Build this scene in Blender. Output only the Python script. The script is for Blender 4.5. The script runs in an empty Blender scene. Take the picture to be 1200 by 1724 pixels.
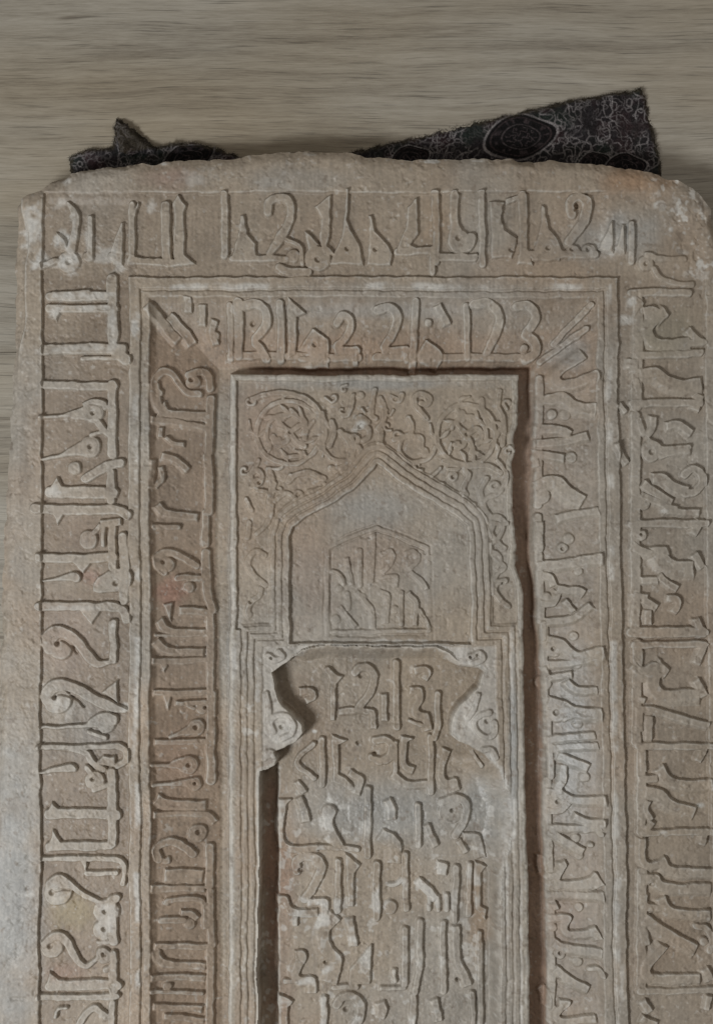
import bpy, math
import numpy as np

# ------------------------------------------------------------------ camera, world, lamps, exposure
scene = bpy.context.scene
COL = scene.collection
S = 0.0005                      # metres per unit: the drawing unit is half a millimetre on the slab's face
CX, CY, DIST = 600.0, 862.0, 2000.0   # middle of the view and camera height in drawing units
FLOOR_Z = -84.0

cam_data = bpy.data.cameras.new("camera")
cam = bpy.data.objects.new("camera", cam_data)
COL.objects.link(cam)
cam.location = (0, 0, DIST * S)
cam_data.sensor_fit = 'VERTICAL'
cam_data.sensor_height = 24.0
cam_data.lens = 12.0 / (862.0 / DIST)
cam_data.clip_start = 0.01
cam_data.clip_end = 50
scene.camera = cam

world = bpy.data.worlds.new("World")
scene.world = world
world.use_nodes = True
bg = world.node_tree.nodes["Background"]
bg.inputs[0].default_value = (1.0, 0.92, 0.82, 1)
bg.inputs[1].default_value = 0.165

def area_lamp(name, direction, dist, size, watts, color):
    ld = bpy.data.lights.new(name, 'AREA')
    ld.shape = 'RECTANGLE'
    ld.size, ld.size_y = size
    ld.energy = watts
    ld.color = color
    o = bpy.data.objects.new(name, ld)
    COL.objects.link(o)
    v = np.array(direction, float)
    v /= np.linalg.norm(v)
    o.location = tuple(v * dist)
    from mathutils import Vector
    o.rotation_euler = Vector(tuple(v)).to_track_quat('Z', 'Y').to_euler()
    return o

area_lamp("window_light", (-0.50, -0.36, 0.66), 1.9, (0.32, 0.45), 26, (0.94, 0.97, 1.0))
area_lamp("fill_light", (0.62, 0.60, 1.0), 1.7, (0.6, 0.6), 2.6, (1.0, 0.96, 0.90))  # added soft fill from upper right to lift the floor; unseen source

scene.view_settings.view_transform = 'Standard'
scene.view_settings.look = 'None'
scene.view_settings.exposure = 0
scene.view_settings.gamma = 1

# Traced carving, photograph pixels. One line = one carved glyph.  Primitives, separated by ';':
#  S w pts   raised stroke of half width w (a point may carry its own: x,y,w)      E w pts  carved edge, raised w px on its lower-left side (E! flips)
#  P pts     raised area                B x,y,r  raised boss      D x,y,r  drilled pit
OUTER_LEFT = """
S 9 190,470 190,515 190,575
S 8 85,498 184,498;S 4 92,492 150,491
S 7 84,518 194,519;P 84,516 108,516 96,540
S 9 76,589 130,588 205,586;S 10 196,592 212,604;S 4 140,604 198,601
S 7 76,648 140,648 192,648
S 8 190,645 190,765
B 158,693,18;S 3 68,702,3 110,699,4 130,697,9 158,693,15;S 6 165,708 178,726 192,738;E 9 140,676 158,668 178,674 184,684;D 157,694,4
B 153,752,18;S 3 74,774,3 105,766,4 128,758,9 152,752,15;S 4 156,732 180,726 192,728;D 153,751,4
B 126,788,11
S 8 204,779 178,786 160,796 145,806;S 7 188,795 188,842
S 10 84,829 130,829 190,829;P 80,824 96,801 106,822
S 9 60,858 75,858 140,858 196,858 216,868;P 88,864 108,864 97,884
B 150,908,16;S 5 150,902 160,896 168,884;S 4 175,880 175,918;P 168,874 204,872 206,886 168,888
S 7 190,880 190,955
S 8 66,939 130,939 192,939;P 120,944 156,944 139,964
S 1 72,978,1 100,973,4 122,970,8 128,972,8
S 14 160,992,4 172,985,14 195,978,20 206,975,18;D 195,983,5
S 8 208,905 210,960 208,1010
S 8 66,1021 130,1020 180,1021 204,1026 212,1042;P 134,1026 172,1026 153,1050
S 7 190,1048 190,1112
S 9 98,1092 84,1094 77,1084 80,1070 92,1063 108,1064 124,1072 136,1088 150,1106 166,1117,7 190,1115,4;B 100,1090,21;D 96,1085,5;N 2.5 96,1084 100,1077 112,1080 122,1089 128,1099
S 9 98,1182 84,1182 78,1172 84,1158 98,1152 116,1154 134,1162 156,1176 184,1190 212,1198,5;B 97,1180,23;D 93,1174,4;N 2.5 93,1173 98,1167 114,1170 130,1179 142,1190;P 172,1168 198,1147 199,1185
S 3 68,1226,3 140,1224,4 158,1217,8 176,1214,14 190,1214,10;S 4 150,1234 180,1244;B 180,1222,15
S 5 66,1259 130,1259 198,1257;S 6 200,1258 213,1266 213,1282 200,1290;S 6 120,1260 144,1268 158,1286 176,1296;P 160,1286 176,1272 196,1274 196,1292
S 1 70,1303,2 100,1296,6 118,1294,7 124,1296,5
B 160,1315,17;S 5 146,1294 156,1304;S 5 160,1332 184,1322;D 157,1313,4
S 8 189,1300 190,1360 190,1420
S 9 82,1371 140,1371 196,1371;P 76,1374 87,1351 104,1368
S 8 82,1425 130,1425 150,1425,9 188,1424,6;P 78,1428 88,1398 104,1418
S 5 70,1447 140,1446 190,1446 207,1454 211,1470 207,1488;P 132,1440 150,1440 146,1470
S 5 148,1471 196,1470
B 98,1502,24;S 8 84,1488 100,1480 114,1486,7 132,1500,6 150,1512,5 176,1519,4 196,1513;D 88,1502,5;N 1.8 92,1500 104,1498 118,1499
B 180,1536,22;B 173,1568,16;S 8 190,1515 191,1585;D 177,1537,4;D 175,1566,4
B 174,1610,14;S 6 190,1605 190,1625 178,1634;D 174,1608,4;S 4 165,1588 182,1586
B 88,1596,18;S 8 78,1588 90,1578 104,1578 115,1590,8 122,1606,7 132,1622,6 146,1628,5 165,1612,3;D 87,1592,5
S 9 84,1660 140,1659 196,1659;P 76,1664 82,1636 102,1654
S 8 190,1626 190,1668
S 6 66,1680 140,1680 196,1679
S 6 134,1726 146,1706 158,1698 168,1704 180,1714;S 3 92,1714 98,1700 112,1697;S 6 189,1690 189,1740
"""
OUTER_TOP = """
S 6 114,342,3 126,358,7 127,384,6 122,420,8;B 117,440,19;P 94,390 110,402 118,424 104,420;S 6 74,446 96,438;D 117,440,6
S 5 153,366 153,430;B 150,432,9
P 204,374 208,374 207,446 190,446 186,420;B 190,432,9
P 216,385 233,338 236,344 216,415
S 6 223,345 223,440;S 7 222,440 290,440;S 8 281,345 281,440
P 293,440 295,352 292,342 300,325 317,346 312,360 312,428 330,444 293,446
S 6 378,327 378,432
P 405,362 410,362 415,394 430,412 431,432 388,436 398,400
S 8 450,358 452,342 466,334 482,336,8 490,350,8 488,372,8 474,398,9 452,428,6;S 6 392,436 482,436
S 4 484,404 498,410 508,420 510,445;B 494,432,12
B 536,436,22;P 516,390 526,398 540,412 520,424;S 7 470,450 490,458 520,458;D 535,438,5
P 530,348 556,328 557,398 552,415 566,430 546,432 540,396 542,368
P 581,318 585,318 586,370 592,386 606,412 613,446 556,446 564,424 576,400 580,372;D 586,420,4
P 622,362 626,362 632,390 650,410 659,428 658,446 618,446 622,405;D 632,420,4
P 686,346 702,330 703,392 690,412 702,417 664,426 668,414 682,384;S 7 668,424 722,421;S 6 728,418 728,458
S 7 733,326 734,440;S 7 740,433 800,433
S 8 765,330 765,374,8 770,390,9;S 9 766,392 764,410 776,418 790,412 794,400;B 776,404,17;D 773,400,5
S 6 811,326 813,444
P 825,340 850,340 846,352 844,370 850,390 870,404 860,436 828,436;D 860,423,4;S 5 856,338 872,334
S 8 880,330 880,436;P 870,430 888,420 896,446 870,446
P 912,345 918,350 922,384 936,402 944,424 940,440 893,440 904,400;D 922,418,4
S 8 962,362 958,348 964,336 976,332,8 986,340,9 987,356,9 978,378,9 956,408,8;D 971,347,5;N 2 972,350 966,356
S 7 890,430 940,430 1000,428;B 964,424,12;B 990,422,13;D 962,421,4;D 988,420,4
P 1006,420 1026,378 1030,370 1032,425;P 1036,418 1045,376 1048,378 1050,428
S 6 1061,378 1062,442;B 1086,444,13;D 1086,444,4
S 5 1088,430 1112,436 1150,437
S 5 1100,452 1112,468 1130,476 1165,478
"""
OUTER_RIGHT = """
S 7 1062,494 1160,492
P 1062,508 1072,498 1084,512 1066,535;E 6 1070,498 1076,510
E 14 1082,518 1100,516 1118,526 1124,532;E 13 1124,532 1098,553 1104,566 1120,568 1158,566;E 9 1162,550 1182,572;S 7 1096,578 1180,576
S 7 1074,596 1178,594
E 12 1074,605 1074,619;E 16 1076,619 1104,617 1126,632 1148,640 1178,636;E 8 1076,636 1082,660
S 7 1066,680 1120,680 1178,679;E 10 1186,668 1176,694
E 6 1048,680 1057,692
E 8 1106,704 1102,724 1092,737;E 9 1120,710 1142,708 1166,722
E 11 1092,736 1106,742 1120,750 1160,746;B 1096,758,18;S 4 1112,768 1136,760 1160,752;D 1097,760,5
S 5 1076,708 1082,730
E 7 1042,745 1050,765 1058,776
E 12 1098,795 1120,797 1138,812 1160,820;S 7 1152,800 1164,790 1178,796 1182,812 1172,828 1154,832
E 10 1086,808 1108,824 1134,838;E 8 1082,826 1104,838 1140,852
E 8 1118,855 1176,857;B 1082,846,12
S 7 1062,882 1185,881
E 9 1184,880 1172,902
B 1080,902,9;D 1080,900,3
E 10 1068,912 1094,925 1120,919;E 18 1120,920 1122,932 1136,943 1166,944;E 9 1174,930 1188,952
E 8 1078,972 1106,970;E 8 1114,964 1126,976 1142,986
E 7 1066,998 1088,999;E 10 1076,1000 1077,1036;E 9 1084,1004 1108,1018;E 8 1124,1000 1140,1002 1148,1016 1139,1034
E 9 1097,1028 1097,1052
S 9 1062,1066 1182,1064;E 9 1178,1040 1188,1068
S 6 1066,1086 1184,1084
E 9 1190,1086 1178,1118
E 10 1068,1114 1080,1121 1102,1112 1124,1127;E 16 1124,1128 1109,1143 1120,1159 1176,1157;E 9 1176,1142 1190,1166;S 6 1124,1166 1180,1165
B 1082,1136,12;E 7 1076,1172 1086,1174
E 9 1074,1188 1100,1190 1150,1203 1192,1214
E 10 1083,1192 1083,1232;E 10 1101,1208 1099,1248
S 6 1072,1257 1196,1255
E 8 1192,1260 1181,1282
E 8 1085,1266 1088,1297;E 8 1072,1304 1106,1303
E 13 1119,1288 1132,1306 1162,1312 1196,1308
E 14 1088,1322 1112,1328 1132,1346 1170,1358
E 7 1094,1350 1090,1362 1099,1376;E 7 1094,1380 1080,1396
S 6 1082,1402 1196,1400;E 8 1192,1402 1186,1424
E 9 1086,1412 1088,1450 1112,1448;D 1104,1424,4
E 12 1119,1443 1134,1459 1196,1461
E 12 1076,1472 1106,1472 1122,1486 1194,1487;D 1097,1490,4
E 9 1090,1508 1090,1521 1112,1521
E 12 1119,1508 1134,1528 1196,1531
E 14 1090,1541 1140,1573 1172,1589;S 6 1170,1558 1188,1562 1198,1578 1194,1600;B 1184,1584,8
E 10 1088,1560 1095,1590
E 12 1122,1598 1096,1637 1176,1637;E 9 1190,1628 1200,1648
S 6 1078,1669 1198,1667
E 9 1088,1682 1098,1698;E 9 1082,1708 1106,1719;E 7 1198,1680 1194,1702
"""
OUTER_RIGHT_BASE = """
S 10 1072,500 1072,684
S 9 1070,700 1068,880
S 9 1070,882 1068,1060
S 9 1072,1085 1070,1250
S 9 1078,1262 1078,1400
S 9 1080,1470 1080,1660
"""
INNER_TOP = """
E 12 256,511 280,540 306,568;E 12 290,528 316,554 330,576
E 9 323,504 323,526;E 9 347,514 346,548
E 9 368,544 363,560 368,578;B 362,566,8
S 6 387,515 387,604
S 8 400,510 402,600;S 8 410,516 430,512 446,522 448,544 438,562 428,576,7 440,592 448,606;D 425,545,5
S 7 472,512 472,608
P 483,606 484,520 486,502 514,528 500,535 498,600
E 26 528,553 545,566 553,576 553,618;D 530,580,4;S 5 506,606 552,607
S 7 568,545 576,533 588,538 590,554 578,574 566,584;S 8 570,592 600,592;S 5 598,592 600,612
S 8 636,524 654,518 666,528,8 668,545,8 656,570,8 646,586,7;S 7 648,592 684,591;S 5 682,590 683,608
S 7 699,510 697,570 693,626
E 10 744,512 752,530 758,542;B 722,545,7
E 24 718,574 738,588 745,602 736,624
S 6 786,514 786,604
S 8 800,512 820,511 836,522 840,540,8 832,564,8 818,594,7
S 8 868,516 886,514 898,524,8 898,542,8 884,560,8;S 9 884,564 898,578 900,596 884,606;B 880,588,8
S 6 992,514 930,582;S 6 985,556 908,612
"""
INNER_LEFT = """
S 6 270,660 262,650 264,634 276,624 290,630 302,645 318,660 334,664;S 7 318,630 336,624 350,634 352,654;B 325,642,12;D 322,638,4
E 13 270,644 274,674 286,688 346,693;P 262,702 278,672 290,700
E 11 258,700 300,705 356,716
S 8 354,672 354,760
E 7 284,734 296,742 312,744;E 7 276,720 276,735
E 11 276,761 300,768 320,785;E 8 264,776 262,820;E 8 276,786 280,806 266,822
S 8 352,766 352,860
E 13 270,844 286,857 332,862;S 5 262,886 300,886
S 7 346,862 348,915
S 7 276,962 266,952 266,938 278,930 294,930 312,940 332,952;B 280,950,14;D 275,945,4
S 8 348,930 350,1000 358,1026;S 6 300,974 348,974;B 318,990,10
E 12 304,1021 330,1021 357,1027;P 274,1016 290,1014 288,1046
E 12 274,1039 290,1055 346,1058;S 3 262,1068 352,1068
E 12 268,1074 286,1088 342,1090
E 10 258,1106 356,1105;P 268,1114 284,1114 276,1132
S 7 354,1030 354,1160
E 10 262,1161 358,1160;E 8 298,1178 352,1178;P 276,1170 290,1168 284,1196
B 340,1192,11;S 4 312,1184 326,1192;D 345,1191,3
B 330,1226,15;S 3 288,1240,3 306,1234,5 328,1226,11;D 329,1225,4
E 9 264,1244 362,1243
S 8 356,1170 356,1312
B 318,1286,16;S 3 258,1289,3 286,1287,4 300,1284,9 318,1284,12;D 318,1286,4
B 328,1318,13;S 3 260,1322,3 300,1318,5 322,1316,10;D 328,1317,3
E 15 270,1338 290,1347 346,1346
E 10 260,1366 340,1364 356,1368 366,1380
B 334,1402,16;D 335,1401,5
S 7 268,1446 264,1430 274,1420 292,1418 308,1424 326,1438;B 280,1448,8;D 280,1440,5
E 20 280,1463 342,1462
S 8 354,1424 354,1490
E 12 258,1490 346,1489
E 8 276,1522 286,1513 346,1514 351,1562
E 9 308,1532 324,1533 337,1542;S 6 270,1552 310,1550;B 320,1556,10
S 7 356,1500 357,1590
E 10 262,1589 350,1588
E 12 268,1598 282,1616 346,1620
E 10 258,1640 346,1640
S 7 354,1596 355,1724
B 282,1660,8;S 4 258,1670 340,1671
E 10 262,1690 342,1692;E 10 280,1706 346,1710
"""
INNER_RIGHT = """
E 12 986,606 944,636 960,641 1000,624
E 14 912,682 914,670 930,664 950,662 970,676 1002,680
E 11 912,715 944,718 962,726;B 928,700,9
E 10 904,740 940,738 986,727
E 9 898,757 950,765;E 8 905,766 907,786
E 16 898,812 916,803 940,803 960,820 986,833;B 912,836,14
E 9 934,866 952,862 1002,852
S 6 908,882 908,924;E 9 914,878 914,926
E 12 902,944 950,938 1010,930;B 946,920,9;D 946,922,3
E 9 914,960 930,965 938,982;E 10 940,983 970,986 986,993
E! 9 908,1020 934,1020 946,998;B 920,1004,9;E 7 956,1008 970,1026
E 9 918,1040 960,1035 992,1014;S 6 914,1050 914,1076
E 14 924,1071 950,1078 974,1096 1010,1088;B 932,1094,14;D 933,1093,4
E 9 925,1112 950,1112 986,1104;E 8 925,1136 960,1131;E 8 920,1122 926,1140
E 9 958,1144 974,1155 1004,1155;B 916,1152,13
E 14 928,1172 950,1180 970,1190 1010,1191;B 938,1201,16;S 4 952,1212 976,1204 1008,1202;D 938,1200,5
E 9 918,1240 1000,1231
S 6 928,1255 928,1308;E 9 934,1253 1004,1249;E 10 940,1264 992,1287
E 10 957,1288 955,1320 948,1330 970,1342 1016,1340
E 8 918,1327 946,1329;B 938,1350,14;D 940,1350,4
E! 8 924,1372 946,1371 962,1358;E 8 970,1371 990,1379 1016,1380
E 8 924,1390 1010,1389
E 11 927,1394 956,1412 984,1428;S 5 984,1400 1000,1398 1010,1406;B 994,1424,5
E 9 918,1444 919,1468 936,1466;E 9 950,1450 952,1460 940,1482
E 12 930,1480 960,1483 990,1478 1000,1470 1014,1488
E 10 918,1501 1012,1500
E 8 933,1516 940,1532;E 9 918,1542 944,1540 962,1545 957,1566 1002,1564;B 930,1562,8
E 10 1004,1560 1014,1578
E 11 934,1581 954,1590 1012,1598;B 942,1606,9;D 942,1605,3
E 11 938,1626 960,1645 992,1661;S 5 992,1634 1006,1634 1014,1644;D 940,1650,3
E 10 918,1664 928,1680 930,1698;E 9 944,1684 962,1690 944,1713 1002,1711
"""
PANEL = """
E 9 422,668 445,658 480,655 508,662 530,676 545,698
S 6 541,696 546,726 540,756
B 477,700,7;B 505,745,8;D 502,744,3
S 4 508,702 514,714 508,730
S 4 500,700 490,690;S 4 480,772 506,768 510,762
S 4 470,720 485,724 482,736
S 5 558,710 562,730 554,752
S 5 572,726 584,742 590,758 584,776 572,788 556,788
S 5 594,782 592,760 602,752 608,764
B 606,712,13;S 6 598,720 606,704 618,712;S 5 606,720 618,722 620,736 612,742;D 605,719,4
S 5 595,668 592,684 584,698 578,700
B 608,668,7;D 574,676,5
S 5 632,658 628,680 626,700 632,706;S 5 642,672 648,690 644,712 634,724
S 6 640,726 640,748 650,768 662,780
S 5 660,668 672,674 676,664;D 665,672,4
S 5 698,682 698,668 708,662 722,668 720,680 708,678;S 5 700,684 716,704
S 5 686,704 692,718 688,734
S 5 662,740 684,734 706,736 708,752
B 712,760,9;D 707,768,3
B 776,698,9;S 4 770,690 780,700 790,704;D 788,713,4
S 4 775,726 784,738
S 5 746,776 766,782 790,786 818,784 842,796
S 5 810,674 812,692 820,712 830,722
S 5 842,660 838,684 846,704 850,726 846,750
S 4 795,756 796,776
S 5 845,722 836,736
B 762,802,10;D 762,804,4
S 5 782,792 788,804 780,822 786,834
S 4 726,802 740,790
S 5 820,806 810,824 814,848 826,870
B 833,820,10;D 832,820,4
S 5 826,872 842,870 852,880
S 5 832,884 828,898 838,910 850,922
S 4 826,928 838,930 844,942 836,956
S 5 850,976 836,980 830,992 838,1006 852,1020;D 846,981,3
B 812,950,6;S 4 818,905 816,935 820,965
S 6 452,792 458,812 456,836 450,866
S 5 420,800 430,792 440,800 436,816 424,822;B 432,812,8;D 436,814,4
S 5 490,802 486,812 496,800 520,796 545,804
D 476,834,4;D 415,850,4;S 4 414,842 424,860
S 4 462,846 480,832 500,840;S 4 520,826 548,818
D 420,902,3;S 5 418,880 414,905
S 5 444,934 430,928 418,938 416,952 428,970 446,984
S 5 438,990 434,1004 420,1014 416,1030;D 420,1012,4;B 418,1036,6
C 420,674,10,1,0.5
C 560,667,9,-1,2
C 577,690,8,1,1
C 592,738,9,-1,0
C 412,792,8,1,2
C 470,824,9,-1,3
C 505,836,9,1,4
C 540,814,8,-1,1
C 576,798,8,1,3
C 620,690,8,-1,2
C 652,692,8,1,1
C 600,742,9,1,4
C 667,735,9,-1,5
C 652,718,7,1,2
C 702,782,8,1,2
C 856,680,8,1,3
C 857,762,8,-1,5
C 742,822,8,1,4
C 777,832,9,-1,2
C 802,852,8,1,1
C 720,668,7,1,2
C 580,655,6,-1,4
S 4.5 527,763 515,773 501,780 485,782 469,779 454,772 443,761 435,746 432,731 434,715 440,700 450,688 464,679 479,674 495,675 511,680 524,689 533,702 539,717 540,733 536,749 527,763
S 4 453,747 450,738 450,729 451,721 454,713 460,706 466,701 473,698 481,697 489,697 496,699 502,703 507,708 510,714
S 5 486,728 470,712 472,700 486,698
S 5 486,728 504,716 514,722 512,738
S 5 486,728 480,746 466,748 460,736
S 5 486,728 498,744 512,752
B 486,728,8;D 486,728,3
B 474,704,6
B 510,728,6
B 468,742,6
S 4.5 737,749 734,734 736,720 741,706 751,695 763,686 778,682 793,683 807,688 819,696 828,708 833,722 834,737 830,751 822,764 811,774 798,780 783,782 768,779 755,773 744,762 737,749
S 4 818,744 819,736 818,727 815,720 811,713 805,708 798,704 791,702 784,702 777,704 771,707 765,712 762,717 760,723
S 5 784,732 770,716 776,702 790,704
S 5 784,732 802,722 810,734 804,748
S 5 784,732 778,750 764,748
S 5 784,732 794,752 790,764
B 784,732,8;D 784,732,3
B 778,706,6
B 806,738,6
B 768,746,6
S 4 436,776 422,800 430,826 452,832 458,858 446,884 430,900
S 4 838,776 852,800 842,830 820,840 812,862 826,878 848,884 840,906 826,918 836,938 850,952 836,968 828,990 840,1010 854,1022
S 4 540,752 556,772 580,776 596,760 590,736 572,728
S 4 732,752 716,772 690,776 672,760 676,738 690,728
S 3 534,738,1.5 525,741,4 513,746,2
S 3 540,745,2 545,753,4 542,769,2
S 3 516,767,1.5 507,763,4 495,760,2
S 3 484,777,1.5 480,769,4 473,758,2
S 3 478,784,2 471,790,4 456,790,2
S 3 453,764,1.5 455,755,4 456,743,2
S 3 437,735,1.5 445,729,4 454,720,2
S 3 429,730,2 422,724,4 420,709,2
S 3 444,702,1.5 454,702,4 466,701,2
S 3 471,681,1.5 478,688,4 488,695,2
S 3 474,672,2 479,664,4 493,659,2
S 3 504,683,1.5 506,692,4 509,704,2
S 3 529,705,1.5 524,713,4 519,724,2
S 3 539,706,2 547,710,4 555,723,2
S 3 828,741,1.5 819,744,4 808,748,2
S 3 834,748,2 839,756,4 837,770,2
S 3 812,767,1.5 803,764,4 792,760,2
S 3 782,777,1.5 778,769,4 772,759,2
S 3 777,785,2 770,790,4 755,790,2
S 3 754,765,1.5 756,756,4 758,745,2
S 3 739,738,1.5 747,733,4 756,725,2
S 3 731,734,2 724,728,4 722,714,2
S 3 746,708,1.5 755,709,4 767,709,2
S 3 770,689,1.5 777,696,4 786,703,2
S 3 773,680,2 777,672,4 791,667,2
S 3 801,690,1.5 802,700,4 804,711,2
S 3 824,711,1.5 819,719,4 813,729,2
S 3 833,712,2 842,715,4 849,728,2
"""
FIELD = """
E 7 588,940 592,960 597,982
S 5 606,928 607,984
S 5 620,912 621,984
E 7 632,898 631,980
E 8 640,930 655,924 664,936 660,951 648,965;E 7 647,967 669,969 669,988
E 8 680,928 693,924 706,936 703,950 692,961;E 8 692,961 708,972 720,990
S 4 560,962 574,968 580,982;B 572,990,7
E 8 606,993 620,1010 632,1028 634,1058
E 8 643,993 656,1004 654,1050
S 5 674,1000 674,1052
E 8 690,998 702,1016 702,1054
S 4 704,1030 714,1044 720,1058
E 8 576,1020 590,1036 604,1054
S 5 586,1000 588,1024;B 566,1044,8
S 4 560,1066 720,1064
B 612,1006,7;B 664,1028,7
"""
NICHE = """
E 9 506,1158 524,1157 533,1165 533,1176 520,1184
P 548,1122 562,1133 579,1139 566,1150 564,1212 556,1212 556,1150;S 6 552,1128 566,1140
S 7 598,1132 606,1124 620,1124 630,1138,7 624,1162,7 604,1190;D 608,1137,4
E 8 570,1191 598,1189 618,1190 632,1196 635,1224
E 8 653,1168 654,1212
S 6 668,1116 668,1222
E 9 698,1124 716,1122 726,1132 720,1146
E 10 692,1155 710,1158 713,1178 706,1194 722,1200 728,1226
S 6 738,1168 737,1220 731,1242
S 4 690,1212 716,1220
S 5 528,1252 500,1282 528,1312;E 7 504,1314 516,1332
S 6 542,1246 542,1322
P 558,1236 586,1247 572,1254 570,1304 582,1310 602,1330 590,1332 560,1316
D 603,1252,4
S 7 632,1246 650,1244 658,1256,7 656,1272 642,1282 626,1276;D 632,1270,4;E 8 594,1298 612,1312 604,1338
S 5 664,1250 664,1302;E 8 676,1236 694,1241 684,1250 684,1284 696,1292
E 9 664,1298 686,1313 718,1313
S 6 723,1240 723,1334
E 10 757,1266 748,1290 750,1310 766,1311 773,1328
S 4 790,1258 798,1276 806,1286
E 9 470,1344 491,1346 481,1360 481,1419 532,1420
E 9 508,1342 516,1360 521,1382
B 552,1368,14;E 12 554,1356 566,1368 560,1388 578,1422
S 7 617,1330 617,1440
E 10 658,1344 666,1360 666,1378;E 16 645,1394 670,1410 676,1424 676,1452
S 6 702,1356 704,1422;E 8 722,1388 738,1422
S 7 742,1350 766,1342 782,1352,7 783,1374,7 764,1408;B 758,1366,22;D 760,1364,4
E 10 779,1402 804,1405 816,1442;E 7 774,1414 786,1432
S 5 500,1430 540,1426 600,1430
S 8 500,1466 498,1450 512,1442 530,1444,8 540,1458,8 532,1484,8 514,1512;D 505,1465,4
E 9 466,1508 484,1510 496,1528 536,1528;E 9 522,1511 552,1513 553,1546
S 6 568,1450 568,1532
P 580,1436 606,1457 596,1470 594,1526 584,1526 582,1470
S 7 633,1455 632,1545
S 4 654,1490 668,1488 680,1476;B 655,1528,12
S 6 682,1438 682,1532
E 9 708,1478 726,1496 738,1512;E 9 738,1450 752,1456 750,1474
S 4 722,1515 722,1532;S 4 736,1512 737,1534;S 4 752,1508 752,1534
S 6 766,1462 766,1552;S 5 790,1456 788,1540
P 798,1450 820,1460 810,1470 808,1526 818,1530 816,1550 798,1530
E 6 504,1544 504,1556
E 11 498,1598 512,1598 516,1612 505,1640 530,1642 533,1668;S 4 480,1650 522,1649
E 16 572,1548 556,1566 558,1590 576,1610 570,1640 566,1654;D 547,1620,4
E 9 594,1546 602,1588
P 588,1630 624,1588 626,1590 622,1656 586,1656
S 6 680,1566 680,1656;S 4 662,1632 664,1652
S 6 706,1552 705,1620 698,1668
S 6 745,1556 745,1668
E 10 774,1562 776,1610 784,1630 794,1654;D 770,1650,4
S 5 807,1570 808,1724
S 4 640,1664 680,1662;S 5 560,1660 600,1660
P 466,1668 494,1683 486,1694 484,1730 470,1730
S 6 545,1680 545,1730
S 8 566,1690 574,1678 592,1676 606,1690,8 606,1712,8 596,1728;D 582,1700,5
E 12 648,1684 652,1700 648,1714;S 6 694,1676 694,1730;E 9 736,1680 744,1716;S 5 794,1670 794,1730
"""
CAPITAL = """
S 5 452,1104 466,1112 478,1106 470,1098;D 458,1108,3
S 5 450,1170 456,1196 452,1216;S 5 462,1232 456,1218 464,1206 482,1204 494,1216 492,1234 476,1244;D 474,1224,4
S 5 446,1274 456,1264 462,1272;B 452,1268,8
S 5 790,1106 806,1100 812,1110 796,1116;D 804,1103,3;D 792,1106,3
S 5 806,1170 800,1190 790,1208;S 5 824,1200 810,1204 800,1216 804,1232 820,1240 832,1232 832,1216;D 820,1214,4
S 5 812,1262 826,1262 834,1276
"""
INNER_BASE = """
S 7 386,600 470,601
S 7 484,601 604,603
S 7 634,602 690,603
S 7 700,604 780,602
S 7 786,602 880,603
S 7 908,640 906,735
S 7 905,745 905,850
S 7 904,870 906,945
S 7 908,960 910,1045
S 7 916,1055 918,1170
S 7 922,1180 924,1250
S 7 922,1315 922,1392
S 7 922,1400 924,1500
S 7 926,1508 926,1600
S 7 927,1610 928,1720
B 950,700,9;B 962,770,9
B 956,905,9;B 972,960,8
B 966,1072,8;B 972,1118,9
B 974,1218,8;B 984,1310,9
B 968,1412,8;B 972,1440,9
B 974,1528,8;B 970,1620,9
"""

# ------------------------------------------------------------------ helpers
def deeper(P, d):
    """Where a point seen at P on the face plane stands when it lies d units below that plane."""
    P = np.asarray(P, float)
    return np.stack([CX + (P[..., 0] - CX) * (1 + d / DIST), CY + (P[..., 1] - CY) * (1 + d / DIST)], -1)

def sst(a, b, x):
    t = np.clip((x - a) / (b - a), 0, 1)
    return t * t * (3 - 2 * t)

def step(d, w):
    return sst(-w, w, d)

def vnoise(X, Y, scale, seed, sy=None):
    sy = sy or scale
    rng = np.random.default_rng(seed)
    G = rng.random((257, 257)).astype(np.float32)
    x = X / scale + 37.3
    y = Y / sy + 91.7
    xi = np.floor(x).astype(int); yi = np.floor(y).astype(int)
    fx = (x - xi).astype(np.float32); fy = (y - yi).astype(np.float32)
    fx = fx * fx * (3 - 2 * fx); fy = fy * fy * (3 - 2 * fy)
    x0 = xi % 257; x1 = (xi + 1) % 257; y0 = yi % 257; y1 = (yi + 1) % 257
    a = G[y0, x0] * (1 - fx) + G[y0, x1] * fx
    b = G[y1, x0] * (1 - fx) + G[y1, x1] * fx
    return (a * (1 - fy) + b * fy) * 2 - 1

def fbm(X, Y, scale, seed, n=4):
    t = 0; a = 1.0; s = 0
    for i in range(n):
        t = t + a * vnoise(X, Y, scale / 2 ** i, seed + i * 17); s += a; a *= 0.5
    return t / s

def blur(A, r):
    for ax in (0, 1):
        for _ in range(2):
            P = np.concatenate([np.repeat(np.take(A, [0], ax), r + 1, ax), A, np.repeat(np.take(A, [-1], ax), r, ax)], ax)
            c = np.cumsum(P.astype(np.float64), ax)
            n = A.shape[ax]
            A = (np.take(c, range(2 * r + 1, 2 * r + 1 + n), ax) - np.take(c, range(0, n), ax)) / (2 * r + 1)
    return A

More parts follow.
